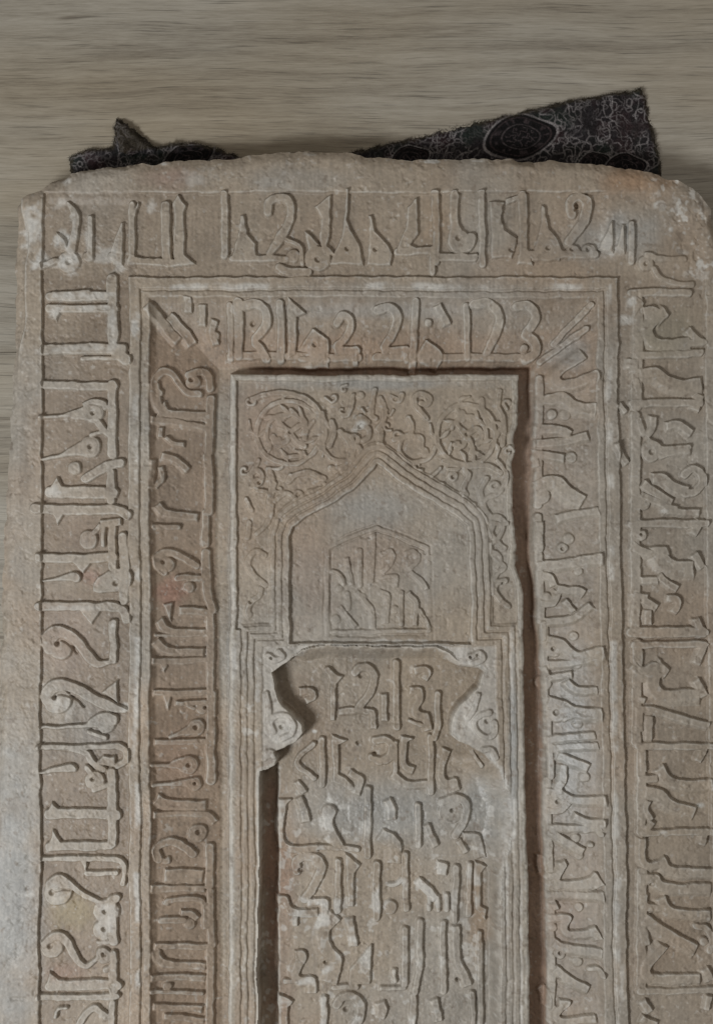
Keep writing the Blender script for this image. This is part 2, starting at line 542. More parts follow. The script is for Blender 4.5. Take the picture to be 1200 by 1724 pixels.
def poly_sd(X, Y, pts):
    """Signed distance to a closed polygon, positive inside."""
    pts = np.asarray(pts, float)
    d2 = np.full(X.shape, 1e12); ins = np.zeros(X.shape, bool)
    n = len(pts)
    for i in range(n):
        ax, ay = pts[i]; bx, by = pts[(i + 1) % n]
        ex, ey = bx - ax, by - ay
        L = ex * ex + ey * ey or 1e-9
        t = np.clip(((X - ax) * ex + (Y - ay) * ey) / L, 0, 1)
        d2 = np.minimum(d2, (X - ax - t * ex) ** 2 + (Y - ay - t * ey) ** 2)
        if ay != by:
            c = ((ay <= Y) & (Y < by)) | ((by <= Y) & (Y < ay))
            ins ^= c & (X < ax + (Y - ay) / (by - ay) * ex)
    d = np.sqrt(d2)
    return np.where(ins, d, -d)

def catmull(P, n=6):
    P = np.asarray(P, float)
    if len(P) < 3:
        return P
    Q = np.vstack([2 * P[0] - P[1], P, 2 * P[-1] - P[-2]])
    out = []
    for i in range(1, len(Q) - 2):
        p0, p1, p2, p3 = Q[i - 1:i + 3]
        t = np.linspace(0, 1, n, endpoint=False)[:, None]
        out.append(0.5 * (2 * p1 + (p2 - p0) * t + (2 * p0 - 5 * p1 + 4 * p2 - p3) * t ** 2 + (3 * p1 - p0 - 3 * p2 + p3) * t ** 3))
    out.append(P[-1:])
    return np.vstack(out)

# ------------------------------------------------------------------ grid of the carved face
CELL = 1.3
gx = np.arange(-40, 1246, CELL); gy = np.arange(244, 1800, CELL)
X, Y = np.meshgrid(gx, gy)
NY, NX = X.shape
Xw = X + 1.3 * vnoise(X, Y, 23, 5) + 0.8 * vnoise(X, Y, 8, 6) + 2.0 * vnoise(X, Y, 90, 7)
Yw = Y + 1.3 * vnoise(X, Y, 21, 8) + 0.8 * vnoise(X, Y, 9, 9) + 2.0 * vnoise(X, Y, 80, 10)

def U(pts, d):
    return deeper(np.array(pts, float), d)

def vline(pts, d=0):
    P = U(pts, d)
    return np.interp(Yw, P[:, 1], P[:, 0])

def frame(left, right, top, d=0):
    yt = U([[CX, top]], d)[0, 1]
    return np.minimum(np.minimum(Xw - vline(left, d), vline(right, d) - Xw), Yw - yt)

F1 = frame([(73, 300), (72, 700), (69, 1000), (66, 1724)], [(1186, 300), (1187, 900), (1192, 1250), (1204, 1724)], 324)
F2 = frame([(217, 470), (217, 1100), (217, 1724)], [(1039, 470), (1041, 700), (1046, 1000), (1052, 1350), (1058, 1724)], 466)
F3 = frame([(236, 470), (236, 1724)], [(1019, 470), (1021, 700), (1026, 1000), (1032, 1350), (1038, 1724)], 486)
F4 = frame([(240, 470), (240, 1724)], [(1015, 470), (1017, 700), (1022, 1000), (1028, 1350), (1034, 1724)], 490)
F5 = frame([(253, 470), (254, 1724)], [(1002, 470), (1004, 700), (1008, 1000), (1013, 1350), (1016, 1724)], 502, 6)
bandR = [(640, 893), (720, 896), (830, 893), (945, 892), (985, 899), (1040, 899), (1065, 904), (1110, 908), (1180, 913), (1260, 916), (1340, 912), (1440, 913), (1550, 917), (1724, 920)]
F6 = frame([(364, 620), (364, 1000), (370, 1170), (371, 1724)], [(x, y) for y, x in bandR], 618, 46)
panR = [(630, 874), (715, 874), (732, 868), (745, 866), (760, 869), (778, 864), (800, 866), (815, 864), (850, 865), (880, 867), (915, 872),
        (950, 868), (975, 876), (1000, 880), (1100, 882), (1300, 886), (1500, 890), (1724, 893)]
F7 = frame([(387, 630), (386, 1000), (385, 1724)], [(x, y) for y, x in panR], 630, 25)

h = np.zeros_like(X)
topfade = 1 - 0.75 * (1 - sst(225, 250, X)) * (1 - sst(330, 345, Y)) * sst(76, 84, X) - 0.8 * sst(1000, 1030, X) * (1 - sst(420, 460, Y))
h -= 6.8 * step(F1, 1.3) * np.clip(topfade, 0, 1)
h += 6.8 * step(F2, 1.4) * np.clip(topfade, 0.3, 1)
h -= 4.5 * step(F3, 1.4)
h += 3 * step(F4, 1.4)
h -= 4.5 * step(F5, 1.8) + 5 * sst(0, 10, F5)
tb = np.clip(F5 / np.maximum(F5 - F6, 1), 0, 1)
h -= 34 * tb
lside = 1 - sst(396, 440, X)
gapz = -62 + 15 * lside
h -= 6 * sst(-10, 0, F6) ** 2 * (1 - lside)
h = h + (gapz - h) * sst(-1.5, 4.5, F6)
h = h + (-25 - h) * sst(-2.5, 1.2, F7)
h -= 3 * (1 - sst(0, 6, F7)) * (F7 > 0)

# ------------------------------------------------------------------ the arched panel
ARCH = U([(489, 1084), (488, 905), (494, 888), (510, 874), (556, 850), (600, 820), (634, 782), (672, 812), (728, 846), (768, 870), (786, 886), (790, 905), (791, 1084)], 30)
BODY = U([(443, 1088), (833, 1088), (838, 1300), (842, 1900), (442, 1900)], 30)
dArch = poly_sd(Xw, Yw, ARCH)
dBody = np.minimum(np.minimum(Xw - BODY[0, 0], np.interp(Yw, BODY[1:4, 1], BODY[1:4, 0]) - Xw), Yw - BODY[0, 1])
d3 = -np.maximum(dArch, dBody)
inpanel = F7 > 0
mould = inpanel & (d3 > 0) & (d3 < 37)
groove = np.zeros_like(h)
for c in (12, 24, 35.5):
    groove = np.maximum(groove, 1 - sst(0.8, 3.0, np.abs(d3 - c)))
h -= 3.4 * groove * (0.75 + 0.5 * fbm(X, Y, 60, 44, 2)) * (inpanel & (d3 > 0))
orn = (F7 > 11) & (d3 > 37) & (Y < 1060)
h -= 5.5 * step(np.minimum(F7 - 12, d3 - 37.5), 1.6) * (Y < 1062)
h += (-34 + 25) * step(dArch, 1.6) * inpanel * (Yw < 1089)
# inner small arch of the field
JAMB = U([(546, 1084), (546, 923), (558, 913), (592, 898), (635, 882), (674, 897), (724, 920), (728, 1084)], 34)
dJ = poly_sd(Xw, Yw, JAMB)
jl = (X < 640) | (Y < 935)
h += 0.5 * step(dJ, 1.5) * (Yw < 1086)
h -= 3.2 * (1 - sst(0.8, 2.8, np.abs(dJ - 0.5))) * (Yw < 1084) * np.where(jl, 1, 0.3) * (0.6 + 0.8 * fbm(X, Y, 40, 45, 2))
h -= 3.6 * (1 - sst(0.8, 2.8, np.abs(dJ - 11))) * (Yw < 1084) * np.where(jl, 1, 0.3) * (0.6 + 0.8 * fbm(X, Y, 40, 46, 2))
h -= 2.5 * step(dJ - 12, 1.5) * (Yw < 1084)
# ledge and niche
h += (-27 + 25) * step(dBody, 1.5) - 5.5 * (dBody > -1) * sst(486, 500, Xw) * (1 - sst(768, 784, Xw)) * (1 - sst(1100, 1120, Yw))
NICHE_O = U([(507, 1096), (550, 1088), (640, 1090), (735, 1090), (757, 1099), (776, 1116), (807, 1122), (815, 1131), (807, 1157), (792, 1172), (776, 1187), (765, 1206), (760, 1222), (761, 1236),
           (773, 1249), (799, 1260), (812, 1266), (826, 1279), (842, 1295), (853, 1329), (865, 1341), (866, 1387), (853, 1444), (842, 1480), (842, 1900), (434, 1900), (436, 1500), (439, 1296), (452, 1293),
           (464, 1286), (468, 1277), (462, 1265), (480, 1259), (500, 1247), (510, 1232), (509, 1219), (493, 1202), (470, 1183), (463, 1163), (459, 1133), (490, 1112)], 27)
dN = poly_sd(Xw, Yw, NICHE_O)
Ls = 3 + sst(600, 740, X) * (2 + 44 * sst(1262, 1300, Y) * (1 - 0.72 * sst(1440, 1490, Y)))
Ls = np.maximum(Ls, 27 * (1 - sst(1112, 1142, Y)) * sst(486, 515, X))
floorN = -27 - 36 * sst(0, 1, np.clip(dN / Ls, 0, 1)) - 13 * (1 - sst(461, 466, Xw)) * sst(1288, 1300, Y)
h = np.where(dN > 0, floorN, h)

# ------------------------------------------------------------------ carved glyphs
relief = np.zeros_like(h)
glyph = np.full(h.shape, -1, np.int32)
top_f = np.full(h.shape, 0.14)
glyph_part = []
def band_depth(P):
    """Depth of the sloping inner band under a point of the photograph."""
    x, y = P[:, 0], P[:, 1]
    l = (x - 254) / 111.; r = (1008 - x) / 108.; t = (y - 502) / 109.
    return 6 + 39 * np.clip(np.minimum(np.minimum(l, r), t), 0, 1)

def carve(f, sl, gid, height):
    v = relief[sl]
    m = f * height > v
    v[m] = (f * height)[m]
    g = glyph[sl]; tf = top_f[sl]
    m = f > tf
    g[m] = gid; tf[m] = f[m]

def carve_set(text, part, depth, height, broad=1.0):
    for line in text.strip().splitlines():
        gid = len(glyph_part)
        glyph_part.append(part)
        for prim in line.split(';'):
            tok = prim.split()
            if not tok:
                continue
            k = tok[0]
            wid = 0
            rest = tok[1:]
            if k[0] in 'SEN':
                wid = float(tok[1]) * (broad if k[0] == 'E' else 1.0); rest = tok[2:]
            pts = [[float(v) for v in q.split(',')] for q in rest]
            if k == 'C':                                # a small curling tendril
                cx_, cy_, cr_, sgn_, a0_ = pts[0]
                k = 'S'; wid = 2.7; pts_c = True
                pts = [[cx_ + cr_ * t * math.cos(a0_ + sgn_ * 4.6 * (1 - t)), cy_ + cr_ * t * math.sin(a0_ + sgn_ * 4.6 * (1 - t))] for t in (0.25, 0.42, 0.58, 0.74, 0.88, 1.0, 1.25)]
            P = np.array([q[:2] for q in pts])
            D = band_depth(P) if depth == 'band' else np.full(len(P), float(depth))
            P = np.stack([deeper(P[i], D[i]) for i in range(len(P))])
            third = [q[2] if len(q) > 2 else wid for q in pts]
            pad = max(max(third), wid * 1.6, 4) + 8
            x0, x1 = P[:, 0].min() - pad, P[:, 0].max() + pad
            y0, y1 = P[:, 1].min() - pad, P[:, 1].max() + pad
            i0, i1 = np.searchsorted(gx, [x0, x1]); j0, j1 = np.searchsorted(gy, [y0, y1])
            if i1 <= i0 or j1 <= j0:
                continue
            sl = (slice(j0, j1), slice(i0, i1))
            x = Xw[sl]; y = Yw[sl]
            if k == 'D':
                d = np.hypot(x - P[0, 0], y - P[0, 1])
                relief[sl] -= 6.0 * (1 - sst(third[0] * 0.45, third[0] * 1.15, d))
                continue
            if k == 'B':
                d = np.hypot(x - P[0, 0], y - P[0, 1])
                r = third[0]
                f = (1 - sst(r - 1.6, r + 1.6, d)) * (0.92 + 0.08 * np.cos(np.clip(d / r, 0, 1) * 3.1))
            elif k == 'P':
                f = step(poly_sd(x, y, P), 1.3)
            else:
                Q = catmull(np.column_stack([P, third]))
                best = np.full(x.shape, 1e9); sd = np.full(x.shape, -99.0); beyond = np.zeros(x.shape)
                seg = np.diff(Q[:, :2], axis=0)
                nrm = np.column_stack([-seg[:, 1], seg[:, 0]])
                side = 1.0
                if k[0] == 'E':
                    side = 1.0 if (nrm @ np.array([-0.62, 0.78])).sum() >= 0 else -1.0
                    if k.endswith('!'):
                        side = -side
                for i in range(len(seg)):
                    ax, ay, aw = Q[i]; ex, ey = seg[i]; L2 = ex * ex + ey * ey
                    if L2 < 1e-6:
                        continue
                    L = math.sqrt(L2)
                    u = ((x - ax) * ex + (y - ay) * ey) / L2
                    t = np.clip(u, 0, 1)
                    px = x - ax - t * ex; py = y - ay - t * ey
                    d = np.hypot(px, py)
                    if k[0] in 'SN':
                        v = aw + (Q[i + 1, 2] - aw) * t - d
                        sd = np.maximum(sd, v)
                    else:
                        s = side * (px * -ey + py * ex) / L
                        m = d < best
                        best[m] = d[m]
                        sg = np.where(s >= 0, d, -d)
                        sd[m] = sg[m]
                        b = np.zeros_like(d)
                        if i == 0:
                            b = np.maximum(b, -u * L)
                        if i == len(seg) - 1:
                            b = np.maximum(b, (u - 1) * L)
                        beyond[m] = b[m]
                if k[0] == 'N':
                    relief[sl] -= 4.5 * sst(-0.8, 1.6, sd)
                    continue
                if k[0] == 'S':
                    f = step(sd, 1.3)
                else:
                    f = sst(-1.1, 0.8, sd) * (1 - sst(wid * 0.85, wid * 1.5, sd)) * (1 - sst(0, 4, beyond))
            carve(f, sl, gid, height)

carve_set(OUTER_RIGHT_BASE, 'outer_base', 0, 6.0)
carve_set(INNER_BASE, 'inner_base', 'band', 5.0)
carve_set(OUTER_LEFT, 'outer', 0, 7.2)
carve_set(OUTER_TOP, 'outer', 0, 7.2)
carve_set(OUTER_RIGHT, 'outer', 0, 7.2, 1.4)
carve_set(INNER_TOP, 'inner', 'band', 6.8, 1.3)
carve_set(INNER_LEFT, 'inner', 'band', 6.2)
carve_set(INNER_RIGHT, 'inner', 'band', 6.8, 1.4)
carve_set(PANEL, 'scroll', 27, 5.0)
carve_set(FIELD, 'field', 34, 4.6)
carve_set(NICHE, 'niche', 60, 6.6, 1.35)
carve_set(CAPITAL, 'capital', 27, 4.6)
relief *= 1 - (1 - sst(33, 38, d3)) * (d3 > 0) * (F7 > 0) * (Y < 1062)
relief *= 1 - 0.45 * (F7 > 0) * (Y < 1086) * sst(-0.25, 0.35, fbm(X, Y, 55, 48, 3))
h = h + relief

# ------------------------------------------------------------------ wear, breaks, outline
OUT = np.array([(26, 345), (33, 333), (52, 324), (100, 300), (118, 291), (140, 283), (200, 276), (260, 272), (300, 269), (345, 267), (380, 266), (420, 258), (470, 254),
                (520, 250), (560, 252), (590, 254), (614, 261), (640, 263), (680, 265), (760, 266), (830, 265), (880, 266), (950, 268), (1000, 272), (1060, 283), (1110, 291),
                (1150, 306), (1178, 324), (1196, 350), (1206, 392), (1222, 440), (1230, 600), (1222, 1000), (1236, 1400), (1240, 1796), (-28, 1796), (-16, 1500), (-8, 1300), (-2, 1150), (2, 1000),
                (8, 880), (14, 800), (16, 700), (24, 610), (21, 560), (22, 480), (23, 400)], float)
Xo = X + 3.0 * vnoise(X, Y, 26, 31) + 1.5 * vnoise(X, Y, 9, 32); Yo = Y + 3.0 * vnoise(X, Y, 24, 33) + 1.5 * vnoise(X, Y, 8, 34)
dO = poly_sd(Xo, Yo, OUT)
rim = np.clip(1 - dO / 20, 0, 1)
chip = sst(0.1, 0.5, fbm(X, Y, 45, 47, 3))
h -= (8 + 10 * chip) * rim ** (1.6 + 1.2 * chip)
h -= 7 * np.clip(1 - (Y - 250) / 70, 0, 1) ** 1.3 * (1 - F1.clip(-1, 1) * 0)
corner = sst(1080, 1140, X + 0.35 * (330 - Y)) * (1 - sst(440, 520, Y))
cl = sst(0, 1, 1 - np.hypot((X - 120) / 130, (Y - 335) / 70))
facet = sst(0, 9, 46 - X + 7 * vnoise(X, Y, 40, 41) - 14 * sst(540, 600, Y) - 14 * (1 - sst(340, 400, Y))) * (1 - sst(560, 640, Y))
h -= 16 * facet
rough = 0.42 + 3.4 * corner + 1.3 * cl + 0.6 * rim
rough *= 1 - 0.55 * (dArch > 0)
h += rough * (1.3 * fbm(X, Y, 34, 51) + 0.5 * fbm(X, Y, 9, 61, 3))
h += 2.2 * fbm(X, Y, 150, 71, 3)
h += (0.22 * vnoise(X, Y, 3.2, 81) + 0.42 * fbm(X, Y, 6.5, 83, 2)) * (0.5 + 0.9 * sst(-0.2, 0.4, fbm(X, Y, 80, 84, 2)))
pits = np.clip(fbm(X, Y, 12, 91, 3) - 0.33, 0, 1)
h -= 11 * pits * (0.35 + 0.9 * corner)
# letters worn flat beside the broken corner and at the top left
wear = np.clip(0.85 * sst(1092, 1130, X) * (1 - sst(470, 500, Y)), 0, 1)
hb = blur(h, 5)
h = h + (hb - h) * 0.6 * np.clip(wear, 0, 1)
patch = sst(0.12, 0.5, fbm(X, Y, 70, 95, 3)) * 0.35
h = h + (blur(h, 1) - h) * patch

# ------------------------------------------------------------------ stone colour (patina, blotches, chalky wear, painted shade and sheen)
def mixc(C, c, m):
    m = np.clip(m, 0, 1)[..., None]
    return C + (np.array(c) - C) * m

def blob(x, y, rx, ry=None):
    ry = ry or rx
    return sst(0, 1, 1.15 - np.hypot((X - x) / rx, (Y - y) / ry) + 0.35 * fbm(X, Y, 30, 131, 3))

C = np.empty(h.shape + (3,)); C[:] = (0.362, 0.304, 0.234)
C = mixc(C, (0.355, 0.322, 0.272), sst(-0.15, 0.5, fbm(X, Y, 210, 101)))
C = mixc(C, (0.350, 0.266, 0.190), 0.6 * sst(0.0, 0.5, fbm(X, Y, 170, 103)))
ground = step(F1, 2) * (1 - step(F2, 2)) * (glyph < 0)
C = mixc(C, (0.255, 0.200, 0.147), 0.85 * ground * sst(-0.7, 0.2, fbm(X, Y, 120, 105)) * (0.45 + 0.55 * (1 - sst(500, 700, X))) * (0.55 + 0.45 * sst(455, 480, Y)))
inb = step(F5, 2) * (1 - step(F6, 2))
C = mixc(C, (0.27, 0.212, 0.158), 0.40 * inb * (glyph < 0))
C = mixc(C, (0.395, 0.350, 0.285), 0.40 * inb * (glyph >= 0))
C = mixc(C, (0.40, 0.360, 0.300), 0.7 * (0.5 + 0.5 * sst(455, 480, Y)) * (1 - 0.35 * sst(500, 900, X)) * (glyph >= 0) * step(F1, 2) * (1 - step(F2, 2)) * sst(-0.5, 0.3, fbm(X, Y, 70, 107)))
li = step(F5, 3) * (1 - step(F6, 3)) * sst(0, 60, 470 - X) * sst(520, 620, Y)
C = mixc(C, (0.315, 0.228, 0.160), 0.55 * li)  # browner left band: paints the shade of a slope facing away from light
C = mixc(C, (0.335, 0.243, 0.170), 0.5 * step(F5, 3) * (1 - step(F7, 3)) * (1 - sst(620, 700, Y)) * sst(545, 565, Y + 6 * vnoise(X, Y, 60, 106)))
C = mixc(C, (0.31, 0.20, 0.137), 0.8 * step(F6, 2) * (1 - step(F7, 2)) * (1 - lside))  # channel browner on its shaded runs only: shade put into the colour
for x, y, rx, ry, c, k in [(285, 1000, 30, 34, (0.37, 0.20, 0.15), .6), (150, 970, 28, 20, (0.36, 0.22, 0.17), .5), (290, 300, 60, 26, (0.32, 0.22, 0.18), .55),
                           (1080, 310, 90, 45, (0.33, 0.24, 0.165), .7), (1150, 400, 60, 70, (0.34, 0.265, 0.195), .6), (120, 1535, 46, 46, (0.34, 0.28, 0.165), .6),
                           (110, 1640, 40, 20, (0.34, 0.22, 0.16), .5), (740, 375, 45, 60, (0.37, 0.27, 0.18), .5), (470, 1500, 40, 50, (0.36, 0.235, 0.165), .55),
                           (540, 1250, 55, 60, (0.33, 0.235, 0.165), .5), (640, 930, 90, 70, (0.33, 0.245, 0.18), .45), (480, 740, 90, 80, (0.32, 0.245, 0.185), .5),
                           (810, 1560, 26, 110, (0.38, 0.27, 0.175), .6), (110, 1080, 60, 90, (0.37, 0.30, 0.25), .4), (600, 580, 250, 22, (0.36, 0.255, 0.175), .5),
                           (940, 1560, 55, 60, (0.38, 0.29, 0.225), .5), (430, 700, 60, 120, (0.30, 0.225, 0.17), .6), (520, 960, 60, 130, (0.30, 0.228, 0.175), .5), (290, 1290, 50, 90, (0.28, 0.195, 0.14), .5), (140, 900, 60, 40, (0.31, 0.235, 0.175), .5),
                           (1120, 560, 70, 60, (0.33, 0.30, 0.225), .5), (470, 1560, 30, 300, (0.30, 0.19, 0.13), .35), (452, 1500, 16, 300, (0.29, 0.18, 0.125), .75), (505, 1190, 45, 50, (0.30, 0.20, 0.14), .5), (1060, 305, 70, 24, (0.36, 0.235, 0.145), .7), (905, 760, 40, 120, (0.35, 0.27, 0.215), .4), (100, 860, 40, 40, (0.36, 0.30, 0.24), .4)]:  # entries in niche gap and under left capital paint shade; others are stains
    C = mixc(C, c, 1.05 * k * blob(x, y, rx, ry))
for x, y, rx, ry, k in [(640, 1385, 170, 62, .65), (820, 1370, 45, 90, .75), (620, 1105, 150, 18, .6), (960, 590, 46, 36, .6), (965, 1250, 52, 190, .8), (20, 1500, 62, 300, .85),
                        (620, 520, 260, 20, .5), (640, 855, 100, 50, .5), (630, 642, 260, 16, .7), (1060, 390, 70, 50, .75), (868, 1250, 12, 170, .9), (385, 1100, 10, 500, .5), (160, 1230, 60, 70, .4), (1000, 400, 90, 50, .5), (500, 300, 140, 30, .35), (700, 490, 400, 22, .35)]:
    C = mixc(C, (0.345, 0.345, 0.325), k * blob(x, y, rx, ry))  # grey patches; right band, niche middle, lower left paint cool sheen and daylight
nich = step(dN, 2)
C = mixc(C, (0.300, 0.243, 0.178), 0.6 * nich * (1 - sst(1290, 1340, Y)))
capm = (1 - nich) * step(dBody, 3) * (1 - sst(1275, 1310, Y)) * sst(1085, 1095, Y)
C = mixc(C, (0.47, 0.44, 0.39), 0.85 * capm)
C = mixc(C, (0.42, 0.385, 0.32), 0.55 * step(F7, 2) * (1 - sst(9, 14, F7)))
polish = np.zeros_like(h)
for x, y, rx, ry, k in [(640, 1385, 170, 60, .8), (820, 1370, 45, 90, .8), (965, 1250, 52, 190, 1), (960, 590, 46, 36, .7), (20, 1500, 62, 300, .25), (860, 1150, 30, 150, .6)]:
    polish = np.maximum(polish, k * blob(x, y, rx, ry))
# lime and plaster smears
lime = 0
for x, y, rx, ry, k in [(52, 390, 22, 55, 1), (66, 440, 26, 18, 1.1), (118, 440, 24, 22, 1), (105, 405, 16, 22, 1.1), (150, 400, 10, 40, .7), (178, 425, 26, 24, .7), (255, 345, 10, 16, .6), (330, 300, 40, 20, .5), (125, 375, 9, 34, .8), (100, 342, 16, 12, .5), (203, 450, 22, 14, .7), (140, 498, 60, 9, .8),
                        (95, 525, 14, 16, .8), (190, 550, 12, 40, .8), (150, 586, 70, 9, .6), (228, 550, 10, 28, .9), (150, 518, 50, 6, .7), (230, 690, 8, 22, .7), (230, 745, 8, 22, .7),
                        (100, 1183, 30, 28, .6), (210, 1192, 10, 10, 1.1), (98, 1502, 28, 26, .5), (178, 1550, 26, 42, .55), (48, 1512, 16, 14, .7), (190, 1052, 6, 10, .9),
                        (90, 828, 22, 12, .7), (130, 1024, 50, 6, .5), (605, 714, 14, 12, 1), (553, 1366, 10, 10, .9), (392, 1110, 6, 34, .9), (390, 650, 8, 12, .5), (730, 269, 18, 4, 1.4), (800, 268, 14, 3, 1.2),
                        (275, 273, 12, 3, 1), (113, 304, 8, 9, 1), (525, 256, 16, 5, .7), (1025, 415, 34, 26, .7), (1062, 508, 12, 14, .9), (1052, 538, 14, 10, .8), (1117, 861, 9, 6, 1.4),
                        (1180, 1357, 8, 5, 1), (1115, 1401, 9, 5, .9), (400, 1060, 10, 60, .35), (866, 1120, 6, 80, .6), (540, 1087, 40, 5, .8), (680, 1084, 80, 5, .7), (497, 1100, 14, 12, .7),
                        (478, 1235, 30, 36, .5), (800, 1215, 30, 40, .5), (770, 1108, 24, 14, .6), (527, 1243, 6, 5, 1.2), (515, 1465, 24, 22, .4), (760, 1368, 26, 26, .35), (1037, 1530, 6, 60, .8),
                        (1036, 1380, 5, 60, .8), (1046, 1660, 6, 40, .7), (226, 1230, 6, 60, .5), (854, 1500, 8, 120, .6), (880, 1600, 5, 160, .6), (1105, 343, 8, 8, 1), (1130, 386, 6, 6, 1), (1145, 424, 12, 8, .9), (460, 310, 40, 14, .35)]:
    lime = np.maximum(lime, k * sst(0, 1, 1.1 - np.hypot((X - x) / rx, (Y - y) / ry) + 0.8 * fbm(X, Y, 12, 151, 3)))
lime = np.maximum(lime, 0.85 * nich * (glyph >= 0) * sst(0.12, 0.42, fbm(X, Y, 34, 153, 3)) * sst(1320, 1370, Y))
lime = np.maximum(lime, 0.55 * nich * sst(0.34, 0.5, fbm(X, Y, 14, 155, 3)) * sst(1320, 1370, Y))
edgeL = np.maximum(1 - sst(2, 8, np.abs(F3 + 4)), 1 - sst(2, 6, np.abs(F7 - 4)))
lime = np.maximum(lime, 0.8 * edgeL * sst(0.02, 0.4, fbm(X, Y, 40, 157, 4)))
lime = np.maximum(lime, 0.8 * (1 - sst(1, 7, np.abs(dN + 2))) * sst(-0.3, 0.25, fbm(X, Y, 22, 158, 3)) * (1 - sst(1500, 1600, Y)))
lime = np.maximum(lime, 0.6 * ((d3 > 0) & (d3 < 36) & (Y > 1090)) * sst(0.2, 0.45, fbm(X, Y, 14, 159, 4)) * sst(0.0, 0.3, fbm(X, Y, 120, 160, 2)))
lime = np.maximum(lime, 0.9 * corner * sst(0.25, 0.5, fbm(X, Y, 13, 156, 3)))
C = mixc(C, (0.60, 0.585, 0.54), 0.9 * lime)
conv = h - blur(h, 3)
C = mixc(C, (0.50, 0.465, 0.405), 0.85 * sst(0.7, 3.2, conv + 1.3 * fbm(X, Y, 16, 161, 3)))  # chalky edge wear, also painting the pale lit edges of the letters
speck = sst(0.44, 0.60, fbm(X, Y, 8, 171, 3) + 0.16 * corner + 0.05 * fbm(X, Y, 120, 172))
C = mixc(C, (0.50, 0.47, 0.42), 0.5 * speck)
dark = sst(0.40, 0.62, fbm(X, Y, 10, 181, 3) + 0.10 * corner)
C = mixc(C, (0.20, 0.155, 0.115), 0.5 * dark)
C *= 0.97 * (1 + 0.2 * fbm(X, Y, 50, 191, 5) + 0.10 * vnoise(X, Y, 4, 195) + 0.10 * vnoise(X, Y, 3, 196, 30))[..., None]
C = np.clip(C * np.array((0.962, 0.950, 0.945)), 0.02, 0.8)

# ------------------------------------------------------------------ materials
def new_mat(name):
    m = bpy.data.materials.new(name)
    m.use_nodes = True
    nt = m.node_tree
    return m, nt, nt.nodes["Principled BSDF"]

def node(nt, typ, **kw):
    n = nt.nodes.new(typ)
    for k, v in kw.items():
        setattr(n, k, v)
    return n

def stone_material():
    m, nt, p = new_mat("carved_stone")
    L = nt.links.new
    a = node(nt, 'ShaderNodeAttribute', attribute_name='stain_shade')
    tc = node(nt, 'ShaderNodeTexCoord')
    n1 = node(nt, 'ShaderNodeTexNoise'); n1.inputs['Scale'].default_value = 420; n1.inputs['Detail'].default_value = 5; n1.inputs['Roughness'].default_value = 0.65
    n2 = node(nt, 'ShaderNodeTexNoise'); n2.inputs['Scale'].default_value = 1500; n2.inputs['Detail'].default_value = 3
    for n in (n1, n2):
        L(tc.outputs['Object'], n.inputs['Vector'])
    r = node(nt, 'ShaderNodeMapRange'); r.inputs[1].default_value = 0.3; r.inputs[2].default_value = 0.7; r.inputs[3].default_value = 0.88; r.inputs[4].default_value = 1.12
    L(n1.outputs['Fac'], r.inputs[0])
    mx = node(nt, 'ShaderNodeMix', data_type='RGBA', blend_type='MULTIPLY'); mx.inputs[0].default_value = 1
    L(a.outputs['Color'], mx.inputs[6]); L(r.outputs[0], mx.inputs[7])
    L(mx.outputs[2], p.inputs['Base Color'])
    rr = node(nt, 'ShaderNodeMapRange'); rr.inputs[3].default_value = 0.58; rr.inputs[4].default_value = 0.42
    L(a.outputs['Alpha'], rr.inputs[0]); L(rr.outputs[0], p.inputs['Roughness'])
    p.inputs['Specular IOR Level'].default_value = 0.5
    b1 = node(nt, 'ShaderNodeBump'); b1.inputs['Strength'].default_value = 0.3; b1.inputs['Distance'].default_value = 0.0007
    L(n1.outputs['Fac'], b1.inputs['Height'])
    b2 = node(nt, 'ShaderNodeBump'); b2.inputs['Strength'].default_value = 0.14; b2.inputs['Distance'].default_value = 0.0003
    L(n2.outputs['Fac'], b2.inputs['Height']); L(b1.outputs[0], b2.inputs['Normal'])
    L(b2.outputs[0], p.inputs['Normal'])
    return m

